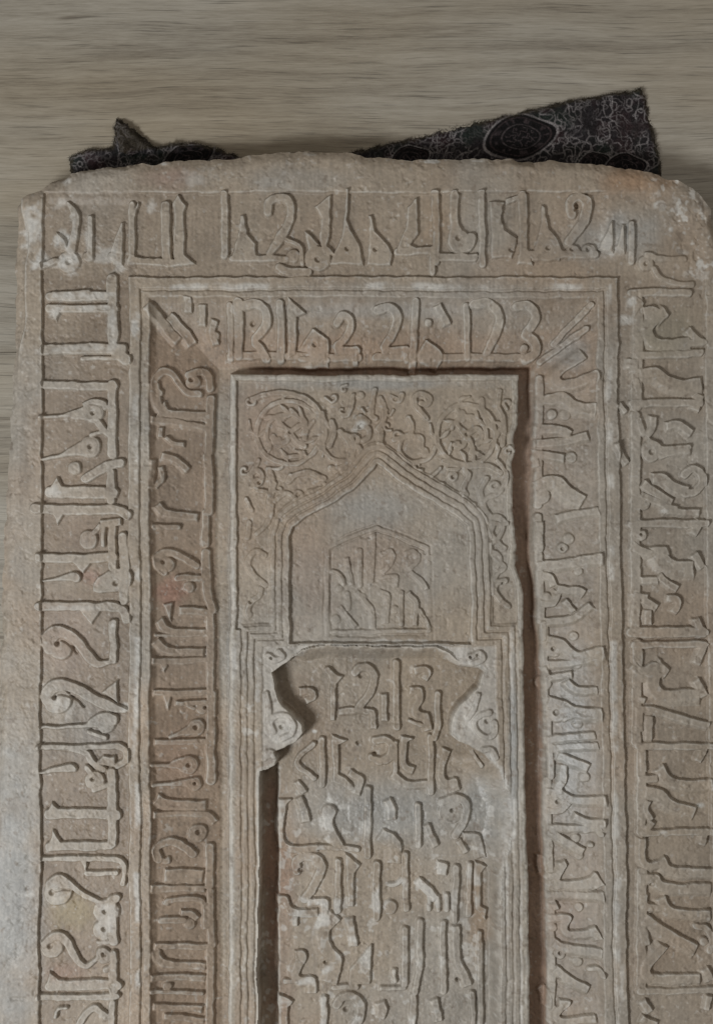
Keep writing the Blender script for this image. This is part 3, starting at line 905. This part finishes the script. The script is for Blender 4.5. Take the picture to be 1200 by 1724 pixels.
def wood_material():
    m, nt, p = new_mat("grey_oak_laminate")
    L = nt.links.new
    tc = node(nt, 'ShaderNodeTexCoord')
    geo = node(nt, 'ShaderNodeObjectInfo')
    off = node(nt, 'ShaderNodeVectorMath', operation='ADD')
    cmb = node(nt, 'ShaderNodeCombineXYZ')
    sc = node(nt, 'ShaderNodeMath', operation='MULTIPLY'); sc.inputs[1].default_value = 7.0
    L(geo.outputs['Random'], sc.inputs[0]); L(sc.outputs[0], cmb.inputs[0]); L(sc.outputs[0], cmb.inputs[1])
    L(tc.outputs['Object'], off.inputs[0]); L(cmb.outputs[0], off.inputs[1])
    # slow bend of the grain lines
    warp = node(nt, 'ShaderNodeTexNoise'); warp.inputs['Scale'].default_value = 5.0; warp.inputs['Detail'].default_value = 2
    L(off.outputs[0], warp.inputs['Vector'])
    wv = node(nt, 'ShaderNodeVectorMath', operation='MULTIPLY_ADD')
    wv.inputs[1].default_value = (0, 0.014, 0)
    L(warp.outputs['Color'], wv.inputs[0]); L(off.outputs[0], wv.inputs[2])
    def grain(sx, sy, detail, rough):
        mp = node(nt, 'ShaderNodeMapping'); mp.inputs['Scale'].default_value = (sx, sy, 1)
        L(wv.outputs[0], mp.inputs['Vector'])
        n = node(nt, 'ShaderNodeTexNoise'); n.inputs['Scale'].default_value = 1; n.inputs['Detail'].default_value = detail; n.inputs['Roughness'].default_value = rough
        L(mp.outputs[0], n.inputs['Vector'])
        return n
    g1 = grain(6, 130, 4, 0.65); g2 = grain(45, 900, 5, 0.75); g3 = grain(1.3, 14, 4, 0.55); g4 = grain(7, 75, 3, 0.5)
    ramp = node(nt, 'ShaderNodeValToRGB')
    e = ramp.color_ramp.elements
    e[0].position = 0.36; e[0].color = (0.172, 0.146, 0.112, 1)
    e[1].position = 0.64; e[1].color = (0.475, 0.438, 0.370, 1)
    k = e.new(0.49); k.color = (0.330, 0.297, 0.241, 1)
    add = node(nt, 'ShaderNodeMath', operation='MULTIPLY_ADD'); add.inputs[1].default_value = 0.30
    s0 = node(nt, 'ShaderNodeMath', operation='MULTIPLY'); s0.inputs[1].default_value = 0.36
    s1 = node(nt, 'ShaderNodeMath', operation='MULTIPLY_ADD'); s1.inputs[1].default_value = 0.34
    L(g3.outputs['Fac'], s0.inputs[0])
    L(g2.outputs['Fac'], s1.inputs[0]); L(s0.outputs[0], s1.inputs[2])
    L(g1.outputs['Fac'], add.inputs[0]); L(s1.outputs[0], add.inputs[2])
    L(add.outputs[0], ramp.inputs[0])
    # open pores: short dark dashes along the grain
    g5 = grain(17, 620, 3, 0.55)
    po = node(nt, 'ShaderNodeMapRange'); po.inputs[1].default_value = 0.57; po.inputs[2].default_value = 0.68; po.inputs[3].default_value = 1.0; po.inputs[4].default_value = 0.60
    L(g5.outputs['Fac'], po.inputs[0])
    # dark hairline streaks
    st = node(nt, 'ShaderNodeMapRange'); st.inputs[1].default_value = 0.66; st.inputs[2].default_value = 0.74; st.inputs[3].default_value = 0; st.inputs[4].default_value = 0.55
    L(g4.outputs['Fac'], st.inputs[0])
    mx = node(nt, 'ShaderNodeMix', data_type='RGBA'); mx.inputs[7].default_value = (0.095, 0.070, 0.047, 1)
    L(st.outputs[0], mx.inputs[0]); L(ramp.outputs[0], mx.inputs[6])
    pm = node(nt, 'ShaderNodeMix', data_type='RGBA', blend_type='MULTIPLY'); pm.inputs[0].default_value = 1
    g6 = grain(2.2, 7, 3, 0.5)
    tr = node(nt, 'ShaderNodeMapRange'); tr.inputs[1].default_value = 0.42; tr.inputs[2].default_value = 0.66; tr.inputs[3].default_value = 0; tr.inputs[4].default_value = 1
    L(g6.outputs['Fac'], tr.inputs[0])
    tint = node(nt, 'ShaderNodeMix', data_type='RGBA', blend_type='MULTIPLY'); tint.inputs[7].default_value = (0.91, 0.85, 0.76, 1)
    L(tr.outputs[0], tint.inputs[0]); L(mx.outputs[2], tint.inputs[6])
    L(tint.outputs[2], pm.inputs[6]); L(po.outputs[0], pm.inputs[7])
    L(pm.outputs[2], p.inputs['Base Color'])
    p.inputs['Roughness'].default_value = 0.5
    p.inputs['Specular IOR Level'].default_value = 0.35
    b = node(nt, 'ShaderNodeBump'); b.inputs['Strength'].default_value = 0.25; b.inputs['Distance'].default_value = 0.0004
    L(g2.outputs['Fac'], b.inputs['Height']); L(b.outputs[0], p.inputs['Normal'])
    return m

def cloth_material():
    m, nt, p = new_mat("printed_wool")
    L = nt.links.new
    a = node(nt, 'ShaderNodeAttribute', attribute_name='print')
    tc = node(nt, 'ShaderNodeTexCoord')
    n = node(nt, 'ShaderNodeTexNoise'); n.inputs['Scale'].default_value = 1100; n.inputs['Detail'].default_value = 3
    L(tc.outputs['Object'], n.inputs['Vector'])
    r = node(nt, 'ShaderNodeMapRange'); r.inputs[1].default_value = 0.3; r.inputs[2].default_value = 0.7; r.inputs[3].default_value = 0.5; r.inputs[4].default_value = 1.5
    L(n.outputs['Fac'], r.inputs[0])
    mx = node(nt, 'ShaderNodeMix', data_type='RGBA', blend_type='MULTIPLY'); mx.inputs[0].default_value = 1
    L(a.outputs['Color'], mx.inputs[6]); L(r.outputs[0], mx.inputs[7])
    L(mx.outputs[2], p.inputs['Base Color'])
    p.inputs['Roughness'].default_value = 0.95
    p.inputs['Specular IOR Level'].default_value = 0.1
    b = node(nt, 'ShaderNodeBump'); b.inputs['Strength'].default_value = 0.8; b.inputs['Distance'].default_value = 0.0008
    L(n.outputs['Fac'], b.inputs['Height']); L(b.outputs[0], p.inputs['Normal'])
    return m

STONE = stone_material(); WOOD = wood_material(); WOOL = cloth_material()

def world_xyz(x, y, z):
    return np.column_stack([(x - CX) * S, (CY - y) * S, z * S]).astype(np.float32)

def mesh_from(name, verts, faces, mat, colors=None, normals=None, layer='stain_shade'):
    """Faces: (n,4) or (n,3) index array."""
    me = bpy.data.meshes.new(name)
    n = len(faces); k = faces.shape[1]
    me.vertices.add(len(verts)); me.vertices.foreach_set('co', np.ascontiguousarray(verts, np.float32).ravel())
    me.loops.add(n * k); me.loops.foreach_set('vertex_index', np.ascontiguousarray(faces, np.int32).ravel())
    me.polygons.add(n)
    me.polygons.foreach_set('loop_start', np.arange(0, n * k, k, dtype=np.int32))
    me.polygons.foreach_set('use_smooth', np.ones(n, bool))
    me.update(calc_edges=True)
    if colors is not None:
        at = me.color_attributes.new(layer, 'FLOAT_COLOR', 'POINT')
        rgba = np.ones((len(verts), 4), np.float32); rgba[:, :colors.shape[1]] = colors
        at.data.foreach_set('color', rgba.ravel())
    if normals is not None:
        me.normals_split_custom_set_from_vertices(np.ascontiguousarray(normals, np.float32).tolist())
    me.materials.append(mat)
    return me

def link(name, me, parent=None):
    o = bpy.data.objects.new(name, me)
    COL.objects.link(o)
    if parent is not None:
        o.parent = parent
        o.matrix_parent_inverse = parent.matrix_world.inverted()
    return o

# ------------------------------------------------------------------ floor of laminate planks
floor = bpy.data.objects.new("floor", None)
COL.objects.link(floor)
floor['kind'] = 'structure'
joints = [-662, -40, 582, 1204, 1826, 2448]
def plank_mesh(w, length, t=16.0, bev=0.6):
    xs = [(-length / 2, 0), (-length / 2 + bev, bev), (length / 2 - bev, bev), (length / 2, 0)]
    v = []; f = []
    hw = w / 2
    for px, py, pz in [(-length / 2, -hw, -t), (length / 2, -hw, -t), (length / 2, hw, -t), (-length / 2, hw, -t),
                       (-length / 2, -hw, -bev), (length / 2, -hw, -bev), (length / 2, hw, -bev), (-length / 2, hw, -bev),
                       (-length / 2 + bev, -hw + bev, 0), (length / 2 - bev, -hw + bev, 0), (length / 2 - bev, hw - bev, 0), (-length / 2 + bev, hw - bev, 0)]:
        v.append((px * S, py * S, pz * S))
    for b in (0, 4):
        for i in range(4):
            j = (i + 1) % 4
            f.append((b + i, b + j, b + 4 + j, b + 4 + i))
    f.append((8, 9, 10, 11)); f.append((3, 2, 1, 0))
    me = bpy.data.meshes.new("plank")
    me.from_pydata(v, [], f)
    me.materials.append(WOOD)
    return me
plank = plank_mesh(621.4, 2560)
for i in range(len(joints) - 1):
    for k in range(3):
        o = bpy.data.objects.new("plank", plank)
        COL.objects.link(o)
        cx = -2560 + 2561 * k + (0, 700, -500)[i % 3] + 500
        o.location = ((cx - CX) * S, (CY - 0.5 * (joints[i] + joints[i + 1])) * S, FLOOR_Z * S)
        o.parent = floor

# ------------------------------------------------------------------ the slab: one carved stone, split where its carving can be told apart
slab = bpy.data.objects.new("carved_stone_slab", None)
COL.objects.link(slab)
slab.location = (0, (CY - 1020) * S, -78 * S)
bpy.context.view_layer.update()
slab['label'] = "weathered grey-brown stone slab carved with a pointed arch and Arabic lettering, on dark cloth"
slab['kind'] = 'thing'
slab['category'] = "carved stone"

gyx, gxx = np.gradient(h, CELL)
N = np.stack([-gxx, gyx, np.ones_like(h)], -1)
N /= np.linalg.norm(N, axis=-1, keepdims=True)
oy, ox = np.gradient(dO, CELL)
vin = dO > 0
cell_in = vin[:-1, :-1] & vin[1:, :-1] & vin[:-1, 1:] & vin[1:, 1:]
PX, PY, PZ = X.copy(), Y.copy(), h.copy()
cnt = np.zeros(h.shape, int)
cnt[:-1, :-1] += cell_in; cnt[1:, :-1] += cell_in; cnt[:-1, 1:] += cell_in; cnt[1:, 1:] += cell_in
edge_v = (cnt > 0) & (cnt < 4)
gl = np.hypot(ox, oy) + 1e-6
PX[edge_v] -= (dO * ox / gl)[edge_v]; PY[edge_v] -= (dO * oy / gl)[edge_v]

def mid(A):
    return 0.25 * (A[:-1, :-1] + A[1:, :-1] + A[:-1, 1:] + A[1:, 1:])
mF1, mF2, mF5, mF6, mF7, mN, mA, md3, mB = (mid(a) for a in (F1, F2, F5, F6, F7, dN, dArch, d3, dBody))
part = np.zeros(mF1.shape, int)                    # 0 rim
part[mF1 > 0] = 1                                  # outer inscription band
part[mF2 > 0] = 2                                  # moulding
part[mF5 > 0] = 3                                  # inner inscription band
part[mF6 > 0] = 4                                  # channel
part[mF7 > 0] = 5                                  # panel
part[(mF7 > 0) & (md3 > 0) & (md3 < 37)] = 6       # arch moulding
part[(mF7 > 0) & (mA > 0) & (mB < 0)] = 7          # field under the arch
part[(mF7 > 0) & (mB > 0)] = 8                     # ledge with capitals
part[mN > 0] = 9                                   # niche
names = ["rim", "outer_inscription_band", "raised_moulding", "inner_inscription_band", "sunken_channel", "arched_panel", "arch_moulding", "arch_field", "capital_block", "niche_floor"]
kin = {6: 5, 7: 5, 8: 5}                           # sub-parts of the panel
gmid = glyph[:-1, :-1].copy()
allowed = {'outer': (1,), 'inner': (3,), 'outer_base': (1,), 'inner_base': (3,), 'scroll': (5,), 'field': (7,), 'niche': (9,), 'capital': (8,)}
gp = np.array(glyph_part + ['none'])
ok = np.zeros(part.shape, bool)
for k, ps in allowed.items():
    ok |= (gp[gmid] == k) & np.isin(part, ps)
gmid[~ok] = -1
n_g = np.bincount(gmid[cell_in & (gmid >= 0)], minlength=len(glyph_part))
small = np.append(n_g < 14, False)
gmid[small[gmid]] = -1
idx = np.arange(h.size).reshape(h.shape)
quads = np.stack([idx[:-1, :-1], idx[1:, :-1], idx[1:, 1:], idx[:-1, 1:]], -1)
allco = world_xyz(PX.ravel(), PY.ravel(), PZ.ravel()) - np.array(slab.location, np.float32)
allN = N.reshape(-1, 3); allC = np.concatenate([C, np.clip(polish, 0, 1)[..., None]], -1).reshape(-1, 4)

def piece(name, mask, parent):
    q = quads[mask]
    if not len(q):
        return None
    u, inv = np.unique(q, return_inverse=True)
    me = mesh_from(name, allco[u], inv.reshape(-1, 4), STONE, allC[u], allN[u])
    o = bpy.data.objects.new(name, me)
    COL.objects.link(o)
    o.parent = parent
    return o

body = None
parts = {}
for k in (0, 1, 2, 3, 4, 5, 9, 6, 7, 8):
    parent = parts[kin[k]] if k in kin else slab
    parts[k] = piece(names[k], cell_in & (part == k) & (gmid < 0), parent)
host = {'outer_base': (1, 'baseline'), 'inner_base': (3, 'baseline'), 'outer': (1, 'letter'), 'inner': (3, 'letter'), 'scroll': (5, 'scroll'), 'field': (5, 'letter'), 'niche': (9, 'letter'), 'capital': (5, 'scroll')}
cell_g = np.where(cell_in, gmid, -1)
order = np.argsort(cell_g, axis=None, kind='stable')
flatg = cell_g.ravel()[order]
fq = quads.reshape(-1, 4)
for gid, pk in enumerate(glyph_part):
    a, b = np.searchsorted(flatg, [gid, gid + 1])
    if b <= a:
        continue
    cells = order[a:b]
    r_, c_ = np.divmod(cells, cell_in.shape[1])
    r0, c0 = r_.min(), c_.min()
    lab = np.full((r_.max() - r0 + 3, c_.max() - c0 + 3), -1, np.int64)
    lab[r_ - r0 + 1, c_ - c0 + 1] = np.arange(len(cells))
    on = lab >= 0
    while True:                                     # pieces of a glyph that do not touch become letters of their own when alike
        nl = lab.copy()
        for sh, ax2 in ((1, 0), (-1, 0), (1, 1), (-1, 1)):
            nl = np.maximum(nl, np.where(on, np.roll(lab, sh, ax2), -1))
        if (nl == lab).all():
            break
        lab = nl
    cl_ = lab[r_ - r0 + 1, c_ - c0 + 1]
    ids, sizes = np.unique(cl_, return_counts=True)
    groups = [np.ones(len(cells), bool)]
    if len(ids) > 1:
        big = ids[sizes > 0.25 * sizes.max()]
        if 1 < len(big) < 5:
            groups = [cl_ == k2 for k2 in big[1:]]
            groups.insert(0, ~np.any(groups, axis=0))
    for gsel in groups:
        q = fq[cells[gsel]]
        u, inv = np.unique(q, return_inverse=True)
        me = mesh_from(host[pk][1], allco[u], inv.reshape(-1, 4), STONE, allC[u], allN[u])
        o = bpy.data.objects.new(host[pk][1], me)
        COL.objects.link(o)
        o.parent = parts[host[pk][0]]

# sides and underside of the slab
q = quads[cell_in]
e = np.concatenate([q[:, [0, 1]], q[:, [1, 2]], q[:, [2, 3]], q[:, [3, 0]]])
es = np.sort(e, 1)
key = es[:, 0].astype(np.int64) * h.size + es[:, 1]
_, first, count = np.unique(key, return_index=True, return_counts=True)
be = e[first[count == 1]]
u, inv = np.unique(be, return_inverse=True)
inv = inv.reshape(-1, 2)
m = len(u)
dirx = (-ox / gl).ravel()[u]; diry = (-oy / gl).ravel()[u]
px, py, pz = PX.ravel()[u], PY.ravel()[u], PZ.ravel()[u]
rings = [(0, pz)]
for off, z in ((1.0, -26), (-1.5, -50), (-7, -70), (-14, -78)):
    rings.append((off, np.full(m, float(z))))
V = []; col = []
for off, z in rings:
    jit = 3.0 * vnoise(px + z * 0.7, py - z * 0.9, 18, 211) if off else 0
    V.append(world_xyz(px + dirx * (off + jit), py + diry * (off + jit), np.minimum(z, pz)))
    col.append(np.array((0.30, 0.255, 0.205, 0.0)) * (1 + 0.2 * vnoise(px + z, py - z, 14, 212))[:, None])
nb = m * len(rings)
V.append(world_xyz(np.array([CX]), np.array([1020.0]), np.array([-78.0]))); col.append(np.array([[0.3, 0.255, 0.205, 0]]))
V = np.vstack(V) - np.array(slab.location, np.float32)
F = []
for r in range(len(rings) - 1):
    F.append(np.column_stack([inv[:, 1] + r * m, inv[:, 0] + r * m, inv[:, 0] + (r + 1) * m, inv[:, 1] + (r + 1) * m]))
r = len(rings) - 1
F.append(np.column_stack([inv[:, 1] + r * m, inv[:, 0] + r * m, np.full(len(inv), nb), np.full(len(inv), nb)])[:, :4])
tri = F.pop()[:, :3]
me = mesh_from("slab_sides", V, np.vstack(F), STONE, np.vstack(col))
o = bpy.data.objects.new("slab_sides", me); COL.objects.link(o); o.parent = slab
me = mesh_from("underside", V, tri, STONE, np.vstack(col))
o = bpy.data.objects.new("underside", me); COL.objects.link(o); o.parent = slab

# ------------------------------------------------------------------ the printed cloth under the slab
CD = 81.0
CLOTH = deeper(np.array([(117, 263), (150, 252), (190, 248), (194, 222), (195, 200), (207, 203), (226, 219), (246, 236), (266, 249), (300, 244), (322, 240), (345, 247), (372, 252), (402, 263), (440, 300), (560, 300), (590, 256),
                         (620, 250), (650, 242), (700, 231), (760, 214), (830, 199), (900, 184), (960, 169), (1020, 160), (1078, 150), (1086, 166), (1091, 190), (1098, 215), (1105, 250), (1113, 290), (1112, 700), (150, 700), (120, 300)], float), CD)
cs = 1.25
ax_ = np.arange(CLOTH[:, 0].min() - 6, CLOTH[:, 0].max() + 6, cs); ay_ = np.arange(CLOTH[:, 1].min() - 6, 420, cs)
cX, cY = np.meshgrid(ax_, ay_)
wx = cX + 2.2 * vnoise(cX, cY, 9, 301) + 1.2 * vnoise(cX, cY, 3.5, 302); wy = cY + 2.2 * vnoise(cX, cY, 9, 303) + 1.2 * vnoise(cX, cY, 3.5, 304)
dC = poly_sd(wx, wy, CLOTH)
outside = sst(0, 30, 262 - cY)
cz = -CD + outside * (4 + 8 * vnoise(cX + cY * 1.4, cY * 0.5, 60, 305) + 3 * vnoise(cX, cY, 24, 306)) + 0.7 * vnoise(cX, cY, 4, 307)
cz = cz + 5 * sst(30, 0, np.abs(cX - (196 + (cY - 170) * 0.95))) * outside * (cX < 330) * 0 
fold = np.abs((cX - 206) - (cY - 160) * 1.25)
cz = cz + 5 * (1 - sst(2, 16, fold)) * (cX < 300) * (cY < 262)
cz = np.clip(cz - 2.5 * (1 - sst(0, 6, dC)), -CD - 3.4, None)
under = cY > 268
cz = np.where(under, np.minimum(cz, -79), cz)

rng = np.random.default_rng(4)
def line_iso(s, seed, w):
    n = fbm(cX, cY, s, seed, 2)
    g = np.hypot(*np.gradient(n, cs)) + 1e-4
    return 1 - sst(w * 0.5, w * 1.3, np.abs(n) / g)
K = np.empty(cX.shape + (3,)); K[:] = (0.023, 0.020, 0.021)
K = mixc(K, (0.036, 0.023, 0.024), sst(0, 0.5, fbm(cX, cY, 40, 311)))
K = mixc(K, (0.021, 0.025, 0.022), sst(0.05, 0.5, fbm(cX, cY, 55, 313)))
vines = np.maximum(np.maximum(line_iso(20, 321, 1.2), 0.8 * line_iso(13, 323, 1.0)), 0.6 * line_iso(9, 327, 0.9)) * sst(-0.5, 0.3, fbm(cX, cY, 30, 325))
pale = (0.25, 0.228, 0.225)
Km = mixc(K, pale, 0.75 * vines)
def paisley(cx, cy, rx, ry, rot, Km):
    c = deeper(np.array([cx, cy], float), CD)
    dx = cX - c[0]; dy = cY - c[1]
    a = math.radians(rot)
    u = (dx * math.cos(a) + dy * math.sin(a)) / rx; v = (-dx * math.sin(a) + dy * math.cos(a)) / ry
    v = v + 0.42 * u * np.abs(u)
    v = v * (1 + 0.35 * np.clip(u, 0, 1.2))
    r = np.hypot(u, v); th = np.arctan2(v, u)
    inside = 1 - sst(0.98, 1.02, r)
    Km = mixc(Km, (0.011, 0.010, 0.010), inside)
    Km = mixc(Km, (0.060, 0.046, 0.047), 0.7 * inside * sst(-0.4, 0.3, vnoise(cX, cY, 6, 345)) * sst(0.60, 0.66, r) * (1 - sst(0.78, 0.84, r)) * sst(-0.1, 0.5, np.cos(th * 9)))
    Km = mixc(Km, (0.07, 0.055, 0.055), 0.7 * inside * (1 - sst(0.42, 0.5, r)) * line_iso(8, 343, 0.9))
    for rr, ww, c_, k in ((1.04, 0.035, pale, .85), (0.86, 0.022, (0.07, 0.05, 0.05), .7), (0.55, 0.022, (0.085, 0.070, 0.070), .8)):
        Km = mixc(Km, c_, k * (1 - sst(ww * 0.5, ww * 1.6, np.abs(r - rr))) * (0.55 + 0.45 * sst(-0.3, 0.4, vnoise(cX, cY, 7, 341))))
    return Km
Km = paisley(876, 232, 60, 40, 8, Km)
Km = paisley(998, 276, 28, 20, 0, Km)
Km = paisley(1052, 282, 36, 24, 12, Km)
Km = paisley(318, 268, 46, 22, -8, Km)
Km = paisley(690, 268, 34, 24, 0, Km)
Km = mixc(Km, (0.050, 0.040, 0.024), 0.6 * (1 - sst(2, 9, dC)))
Km *= (1 + 0.3 * vnoise(cX, cY, 3, 351))[..., None]
Km = np.clip(Km, 0.003, 1)

cloth = bpy.data.objects.new("paisley_cloth", None)
COL.objects.link(cloth)
cloth.location = (0, (CY - 260) * S, (FLOOR_Z + 1) * S)
cloth['label'] = "dark fringed woollen cloth with pale paisley print, poking out from under the stone slab"
cloth['category'] = "cloth"
cin = dC > 0
ci = cin[:-1, :-1] & cin[1:, :-1] & cin[:-1, 1:] & cin[1:, 1:]
cidx = np.arange(cX.size).reshape(cX.shape)
cq = np.stack([cidx[:-1, :-1], cidx[1:, :-1], cidx[1:, 1:], cidx[:-1, 1:]], -1)
cco = world_xyz(cX.ravel(), cY.ravel(), cz.ravel()) - np.array(cloth.location, np.float32)
q = cq[ci]; u, inv = np.unique(q, return_inverse=True)
me = mesh_from("printed_sheet", cco[u], inv.reshape(-1, 4), WOOL, Km.reshape(-1, 3)[u], layer='print')
so = bpy.data.objects.new("printed_sheet", me); COL.objects.link(so); so.parent = cloth
so.modifiers.new("thickness", 'SOLIDIFY').thickness = 0.0012
so.modifiers["thickness"].offset = -1
# the corner of the cloth that is turned over on itself
TURN = deeper(np.array([(195, 200), (207, 203), (227, 219), (248, 236), (268, 250), (262, 262), (236, 262), (214, 262), (203, 256), (197, 236)], float), CD)
dT = poly_sd(wx, wy, TURN)
tz = cz + 3.0 + 5.0 * sst(0, 12, dT) + 2.0 * np.sin((cX - cY) / 7.0) * sst(3, 14, dT)
tin = dT > 0
ti = tin[:-1, :-1] & tin[1:, :-1] & tin[:-1, 1:] & tin[1:, 1:]
tco = world_xyz(cX.ravel(), cY.ravel(), tz.ravel()) - np.array(cloth.location, np.float32)
q = cq[ti]; u, inv = np.unique(q, return_inverse=True)
Kt = np.clip(np.roll(Km, 60, axis=1) * 0.85, 0.003, 1)
me = mesh_from("folded_corner", tco[u], inv.reshape(-1, 4), WOOL, Kt.reshape(-1, 3)[u], layer='print')
to = bpy.data.objects.new("folded_corner", me); COL.objects.link(to); to.parent = cloth
to.modifiers.new("thickness", 'SOLIDIFY').thickness = 0.0012
to.modifiers["thickness"].offset = -1
# frayed wool along the edge
edge = np.argwhere((dC > 0) & (dC < 2.5) & (cY < 262))
sel = edge[rng.choice(len(edge), min(1500, len(edge)), replace=False)]
surf = np.argwhere((dC > 2.5) & (cY < 262))
sel = np.vstack([sel, surf[rng.choice(len(surf), 900, replace=False)]])
gy_, gx_ = np.gradient(dC, cs)
vv = []; ff = []; cc = []
for n_, (j, i) in enumerate(sel):
    on_edge = n_ < len(sel) - 900
    g = np.array([-gx_[j, i], -gy_[j, i]]); g = g / (np.linalg.norm(g) + 1e-6)
    ang = rng.normal(0, 0.9) if on_edge else rng.uniform(0, 6.28)
    d = np.array([g[0] * math.cos(ang) - g[1] * math.sin(ang), g[0] * math.sin(ang) + g[1] * math.cos(ang)])
    ln = rng.uniform(2, 5.5) if on_edge else rng.uniform(2, 5); w = rng.uniform(0.2, 0.38)
    base = np.array([cX[j, i], cY[j, i]]); z0 = cz[j, i]
    s_ = np.array([-d[1], d[0]]) * w
    lift = rng.uniform(-1, 3) if on_edge else rng.uniform(1, 4)
    bend = np.array([-d[1], d[0]]) * rng.normal(0, 1.6)
    k0 = len(vv)
    mpt = base + d * ln * 0.5 + bend
    tip = base + d * ln
    for pt, z in ((base - s_, z0), (base + s_, z0), (mpt + s_ * .8, z0 + lift * .7), (mpt - s_ * .8, z0 + lift * .7), (tip, max(z0 + lift * .4, FLOOR_Z + .5))):
        vv.append((pt[0], pt[1], z))
    ff.append((k0, k0 + 1, k0 + 2)); ff.append((k0, k0 + 2, k0 + 3)); ff.append((k0 + 3, k0 + 2, k0 + 4))
    c_ = Km[j, i] * rng.uniform(0.8, 1.8)
    cc += [c_] * 5
vv = np.array(vv)
me = mesh_from("frayed_fringe", world_xyz(vv[:, 0], vv[:, 1], vv[:, 2]) - np.array(cloth.location, np.float32), np.array(ff), WOOL, np.array(cc), layer='print')
fo = bpy.data.objects.new("frayed_fringe", me); COL.objects.link(fo); fo.parent = cloth
fo['kind'] = 'stuff'
